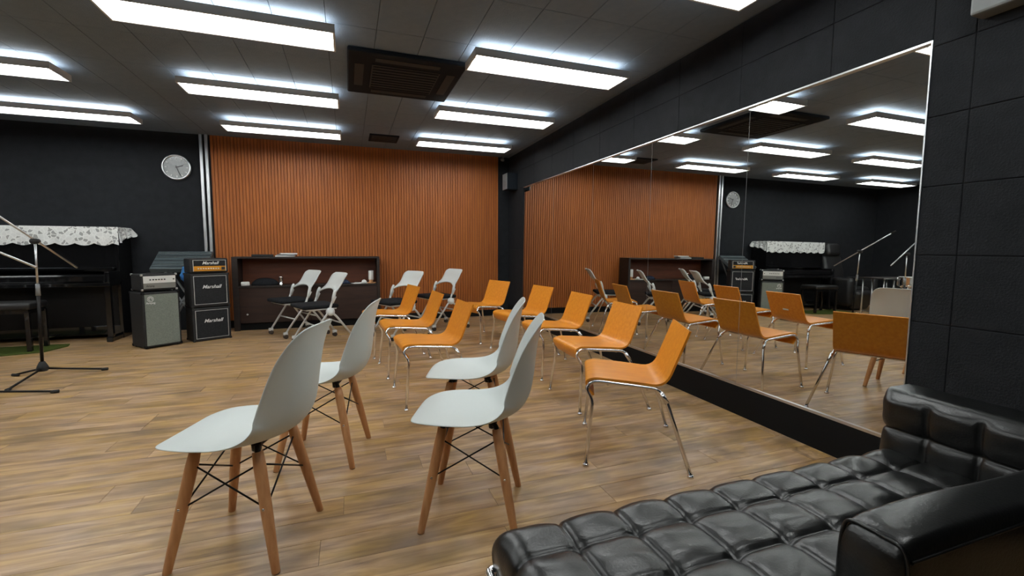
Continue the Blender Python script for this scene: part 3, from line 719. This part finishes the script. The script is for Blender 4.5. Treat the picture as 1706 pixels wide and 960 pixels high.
# bench and rug
bn = thing('piano_bench', 'black padded piano bench on a green rug before the piano', 'bench', (-3.44, 6.30, .012))
MB().rbox(-.29, .29, -.165, .165, .44, .515, .025, 3).build('padded_seat', 'leather2', bn, True)
MB().box(-.27, .27, -.15, .15, .40, .445).build('seat_frame', 'piano', bn)
for sx in (-1, 1):
    for sy in (-1, 1): MB().rbox(sx*.255-.02, sx*.255+.02, sy*.14-.02, sy*.14+.02, 0, .42, .004, 1).build('leg', 'piano', bn)
rg = MB()
poly = [(-4.15, 6.08), (-3.35, 6.02), (-3.05, 6.12), (-2.98, 6.40), (-3.02, 6.52), (-4.15, 6.52)]
rg.add([(x, y, 0) for x, y in poly]+[(x, y, .011) for x, y in poly], [tuple(range(6))[::-1], tuple(range(6, 12))]+[(i, (i+1) % 6, 6+(i+1) % 6, 6+i) for i in range(6)])
tag(rg.build('green_rug', 'rug'), 'small green rug under the piano bench', 'rug')

# ------------------------------------------------------------------ microphone stands
def micstand(name, label, hub, feet, joint, low, tip):
    t = thing(name, label, 'mic stand', (hub[0], hub[1], 0)); o = Vector((hub[0], hub[1], 0)); j = Vector(joint)-o
    MB().lathe([(.0, .03), (.03, .035), (.045, .05), (.034, .085), (.018, .12), (.0, .121)], 14).build('base_hub', 'rubber', t, True)
    for f in feet:
        f = Vector((f[0], f[1], .014))-o
        lg = MB().tube([(0, 0, .06), f], .0085, 8).build('leg', 'wire', t, True)
        d = f.normalized(); MB().tube([f-d*.035, f+d*.012], .0125, 8).build('rubber_foot', 'rubber', lg, True)
    mid = Vector((0, 0, .08)).lerp(j, .62)
    MB().tube([(0, 0, .08), mid], .0125, 10).build('lower_pole', 'wire', t, True)
    MB().tube([mid, j], .008, 10).build('upper_pole', 'alu', t, True)
    d = (mid-Vector((0, 0, .08))).normalized(); MB().tube([mid-d*.05, mid+d*.05], [.017, .014], 10).build('height_clutch', 'greyplastic', t, True)
    MB().tube([j-Vector((.0, .03, 0)), j+Vector((0, .03, 0))], .024, 12).build('boom_joint', 'rubber', t, True)
    lo, tp = Vector(low)-o, Vector(tip)-o
    bo = MB().tube([lo, tp], .008, 10).build('boom_arm', 'alu', t, True)
    d = (tp-lo).normalized(); MB().tube([tp-d*.01, tp+d*.05], [.011, .009], 10).build('thread_tip', 'wire', bo, True)
    return t
micstand('microphone_stand', 'black tripod microphone stand with silver boom in front of the piano bench', (-2.53, 5.03), [(-2.09, 5.04), (-2.735, 5.05), (-2.50, 4.53)], (-2.465, 4.945, 1.16), (-2.335, 5.246, .925), (-2.60, 4.60, 1.44))
micstand('microphone_stand', 'black tripod microphone stand with silver boom, farther from the piano, one foot toward the chairs', (-2.58, 4.36), [(-2.125, 4.367), (-2.83, 4.72), (-2.80, 4.0)], (-2.58, 4.37, 1.13), (-2.15, 4.30, .965), (-3.02, 4.44, 1.41))

# ------------------------------------------------------------------ things seen only in the mirror
rc = thing('recliner', 'bulky black leather recliner with headrest and footrest, left of the piano', 'armchair', (-4.62, 6.62, 0))
MB().rbox(-.30, .30, -.25, .32, .05, .34, .05, 3).build('base', 'leather2', rc, True)
MB().rbox(-.25, .25, -.30, .22, .32, .48, .06, 4).build('seat', 'leather2', rc, True)
tm = Matrix.Translation((0, .20, .42)) @ Matrix.Rotation(R(-14), 4, 'X')
MB().rbox(-.27, .27, -.03, .17, 0, .70, .07, 4, tm).build('backrest', 'leather2', rc, True)
MB().rbox(-.20, .20, -.10, .10, .68, .95, .07, 4, tm).build('headrest', 'leather2', rc, True)
for s in (-1, 1):
    MB().rbox(s*.33-.085, s*.33+.085, -.36, .26, .10, .66, .075, 4).build('armrest', 'leather2', rc, True)
tm = Matrix.Translation((0, -.34, .38)) @ Matrix.Rotation(R(25), 4, 'X')
MB().rbox(-.25, .25, -.10, .06, -.36, .02, .05, 3, tm).build('footrest', 'leather2', rc, True)
tb = thing('folding_table', 'folding table with pale steel legs beside the drums', 'table', (-4.0, 5.45, 0))
MB().rbox(-.50, .46, -.2, .2, .705, .722, .004, 1).build('tabletop', 'rack', tb)
MB().box(-.50, .46, -.205, -.198, .70, .724).build('edge_trim', 'alu', tb)
for x in (-.42, -.22, .16, .40):
    for yy in (-.17, .17): MB().tube([(x, yy, 0), (x, yy, .705)], .013, 8).build('leg', 'alu', tb, True)
for x in (-.42, .40): MB().tube([(x, -.17, .12), (x, .17, .12)], .01, 8).build('leg_brace', 'alu', tb, True)
dr = thing('snare_drum', 'chrome snare drum on a stand in front of the folding table', 'drum', (-3.75, 4.98, 0))
MB().lathe([(.16, .60), (.165, .61), (.165, .62), (.158, .625), (.158, .735), (.165, .74), (.165, .755), (.158, .757)], 28).build('shell', 'chrome', dr, auto=30)
MB().lathe([(.157, .757), (.157, .759), (0, .7595)], 28).build('drum_head', 'paper', dr, auto=30)
for k in range(8):
    a = 2*math.pi*k/8; MB().tube([(.168*math.cos(a), .168*math.sin(a), .615), (.168*math.cos(a), .168*math.sin(a), .745)], .006, 6).build('lug', 'chrome', dr, True)
MB().tube([(0, 0, .15), (0, 0, .60)], .012, 8).build('stand_post', 'chrome', dr, True)
for k in range(3):
    a = 2*math.pi*k/3+.4
    MB().tube([(0, 0, .25), (.25*math.cos(a), .25*math.sin(a), .012)], .009, 8).build('stand_leg', 'chrome', dr, True)
    MB().tube(fillet([(0, 0, .52), (.13*math.cos(a), .13*math.sin(a), .585), (.155*math.cos(a), .155*math.sin(a), .603)], .02), .008, 8).build('basket_arm', 'chrome', dr, True)

# ------------------------------------------------------------------ dark rack and what is on it
RX0, RX1, RY0, RY1, RH = -1.45, .425, 6.86, 7.165, .99
rk = thing('storage_rack', 'long dark wooden rack with an open upper shelf before the orange slatted wall', 'shelf', ((RX0+RX1)/2, RY0, 0))
def rp_(name, x0, x1, y0, y1, z0, z1, m='rack'):
    cx = (RX0+RX1)/2; return MB().rbox(x0-cx, x1-cx, y0-RY0, y1-RY0, z0, z1, .003, 1).build(name, m, rk)
rp_('top', RX0, RX1, RY0, RY1, RH-.025, RH); rp_('side_panel', RX0, RX0+.07, RY0, RY1, 0, RH-.025); rp_('side_panel', RX1-.04, RX1, RY0, RY1, 0, RH-.025)
rp_('shelf_board', RX0+.07, RX1-.04, RY0, RY1, .575, .60)
cxm = (RX0+RX1)/2
rp_('front_panel', RX0+.07, cxm-.002, RY0+.012, RY0+.03, .10, .575, 'rackface'); rp_('front_panel', cxm+.002, RX1-.04, RY0+.012, RY0+.03, .10, .575, 'rackface')
rp_('plinth', RX0+.02, RX1-.02, RY0+.04, RY1, 0, .10, 'blackpaint'); rp_('back_panel', RX0+.07, RX1-.04, RY1-.012, RY1, .60, RH-.025, 'rackback')
MB().lathe([(.012, 0), (.008, .012), (.013, .022), (0, .024)], 10, Matrix.Translation((RX0+.16-cxm, .012, .22)) @ Matrix.Rotation(R(90), 4, 'X')).build('knob', 'alu', rk, True)
def item(mb, name, m, label, cat, loc, rz=0, group=None, smooth=True):
    o = mb.build(name, m, None, smooth); o.location = loc; o.rotation_euler = (0, 0, rz); return tag(o, label, cat, group)
def lump(sx, sy, sz, seed=1, n=18):
    rd = random.Random(seed); ph = [rd.random()*6 for _ in range(4)]
    def fn(u, v):
        a = 2*math.pi*u; b = math.pi/2*v; r = 1+.12*math.sin(3*a+ph[0])+.08*math.sin(5*a+ph[1]+3*v)
        return (sx*r*math.cos(a)*math.cos(b), sy*r*math.sin(a)*math.cos(b), sz*math.sin(b)*(1+.12*math.sin(4*a+ph[2])*(1-v)))
    mb = MB().grid(n, 8, fn); mb.f.append(tuple(range(n-1))[::-1]); return mb
item(lump(.17, .10, .10, 3), 'shoulder_bag', 'cushion', 'slumped black bag on the shelf of the dark rack', 'bag', (-1.09, 7.0, .60))
hb = MB(); hb.lathe([(.03, 0), (.03, .004), (.026, .006), (.024, .10), (.027, .102), (.027, .12), (0, .121)], 16)
item(hb, 'metal_flask', 'chrome', 'small shiny metal flask beside the black bag on the rack', 'flask', (-.88, 6.93, .60))
item(MB().rbox(-.05, .05, -.04, .04, 0, .055, .012, 2), 'tissue_pack', 'paper', 'small white packet at the amplifier end of the rack shelf', 'packet', (-1.31, 6.92, .60), .2)
item(lump(.11, .08, .07, 5), 'folded_cloth', 'navy', 'crumpled dark blue cloth on the shelf of the dark rack', 'cloth', (-.09, 6.98, .60))
for k, (x, yv, a) in enumerate(((.14, 6.95, .3), (.17, 6.97, -.2))):
    item(MB().rbox(-.10, .10, -.07, .07, 0, .006, .002, 1), 'loose_papers', 'paper', ['flat sheaf of white papers lying under another on the rack shelf', 'flat sheaf of white papers lying on top of another on the rack shelf'][k], 'papers', (x, yv, .60+.006*k), a, None, False)
item(MB().lathe([(.075, 0), (.08, .012), (.03, .016), (.028, .05), (0, .051)], 20), 'wooden_stand', 'wood', 'round brown stand under the white paper roll on the rack', 'stand', (.305, 6.965, .60))
item(MB().lathe([(.034, 0), (.036, .004), (.036, .13), (.03, .134), (.014, .134), (.014, .12), (0, .12)], 20), 'paper_roll', 'paper', 'upright white paper roll standing on the brown stand', 'paper roll', (.305, 6.965, .651))
item(lump(.035, .03, .045, 9), 'crumpled_paper', 'paper', 'crumpled white paper on the flat papers of the rack shelf', 'paper', (.205, 6.90, .613))
item(MB().rbox(-.13, .13, -.09, .09, 0, .03, .006, 2), 'black_folder', 'rubber', 'flat black folder lying on top of the rack', 'folder', (-1.10, 7.0, RH), .1)
for k in range(3):
    item(MB().rbox(-.12+.015*k, .12, -.085, .085, 0, .016, .003, 1), 'magazine', ['paper', 'greyplastic', 'paper'][k], ['white magazine at the bottom of the pile on top of the rack', 'grey magazine in the middle of the pile on top of the rack', 'white magazine at the top of the pile on top of the rack'][k], 'magazine', (-.82+.012*k, 6.99, RH+.016*k), [.05, -.08, .2][k], 'magazines on the rack', False)

# ------------------------------------------------------------------ wall things
ck = thing('wall_clock', 'round silver wall clock on the black wall above the amplifiers', 'clock', (-2.085, YB, 2.155))
mt = Matrix.Rotation(R(90), 4, 'X')
MB().lathe([(.165, 0), (.168, .02), (.16, .038), (.146, .040), (.143, .028), (.143, .0)], 40, mt).build('rim', 'alu', ck, True)
MB().lathe([(.144, .0), (.144, .022), (0, .0225)], 40, mt).build('dial', 'face', ck, auto=30)
for k in range(12):
    a = 2*math.pi*k/12; MB().box(-.006, .006, -.0255, -.0215, .105, .13, Matrix.Rotation(a, 4, 'Y')).build('hour_mark', 'piping', ck)
MB().box(-.005, .005, -.028, -.0245, -.015, .075, Matrix.Rotation(R(70), 4, 'Y')).build('hour_hand', 'darkprint', ck)
MB().box(-.0035, .0035, -.030, -.027, -.02, .115, Matrix.Rotation(R(160), 4, 'Y')).build('minute_hand', 'darkprint', ck)
sp = thing('wall_speaker', 'small dark wall speaker in the corner above the end of the mirror', 'speaker', (2.42, 6.86, 2.16))
MB().rbox(-.075, .10, -.11, .11, -.13, .13, .012, 2).build('speaker_box', 'ac', sp)
MB().box(-.082, -.072, -.1, .1, -.12, .12).build('front_grille', 'greyplastic', sp)
dv = thing('security_camera', 'tiny grey camera on the ceiling in the corner above the wall speaker', 'camera', (2.36, 7.0, CZ))
MB().lathe([(.03, 0), (.03, -.012)], 12).build('mount', 'greyplastic', dv, True)
MB().tube([(0, 0, -.01), (0, 0, -.06)], .008, 8).build('arm', 'greyplastic', dv, True)
MB().tube([(-.01, .03, -.07), (-.02, -.05, -.09)], .024, 12).build('camera_body', 'greyplastic', dv, True)
wu = thing('wall_unit', 'pale grey box unit mounted high on the black wall past the mirror end', 'wall unit', (2.43, .78, 2.22))
MB().rbox(-.06, .04, -.40, .40, -.165, .165, .01, 2).build('casing', 'lightgrey', wu)
MB().rbox(-.064, -.058, .24, .30, -.07, -.045, .002, 1).build('badge', 'print', wu)
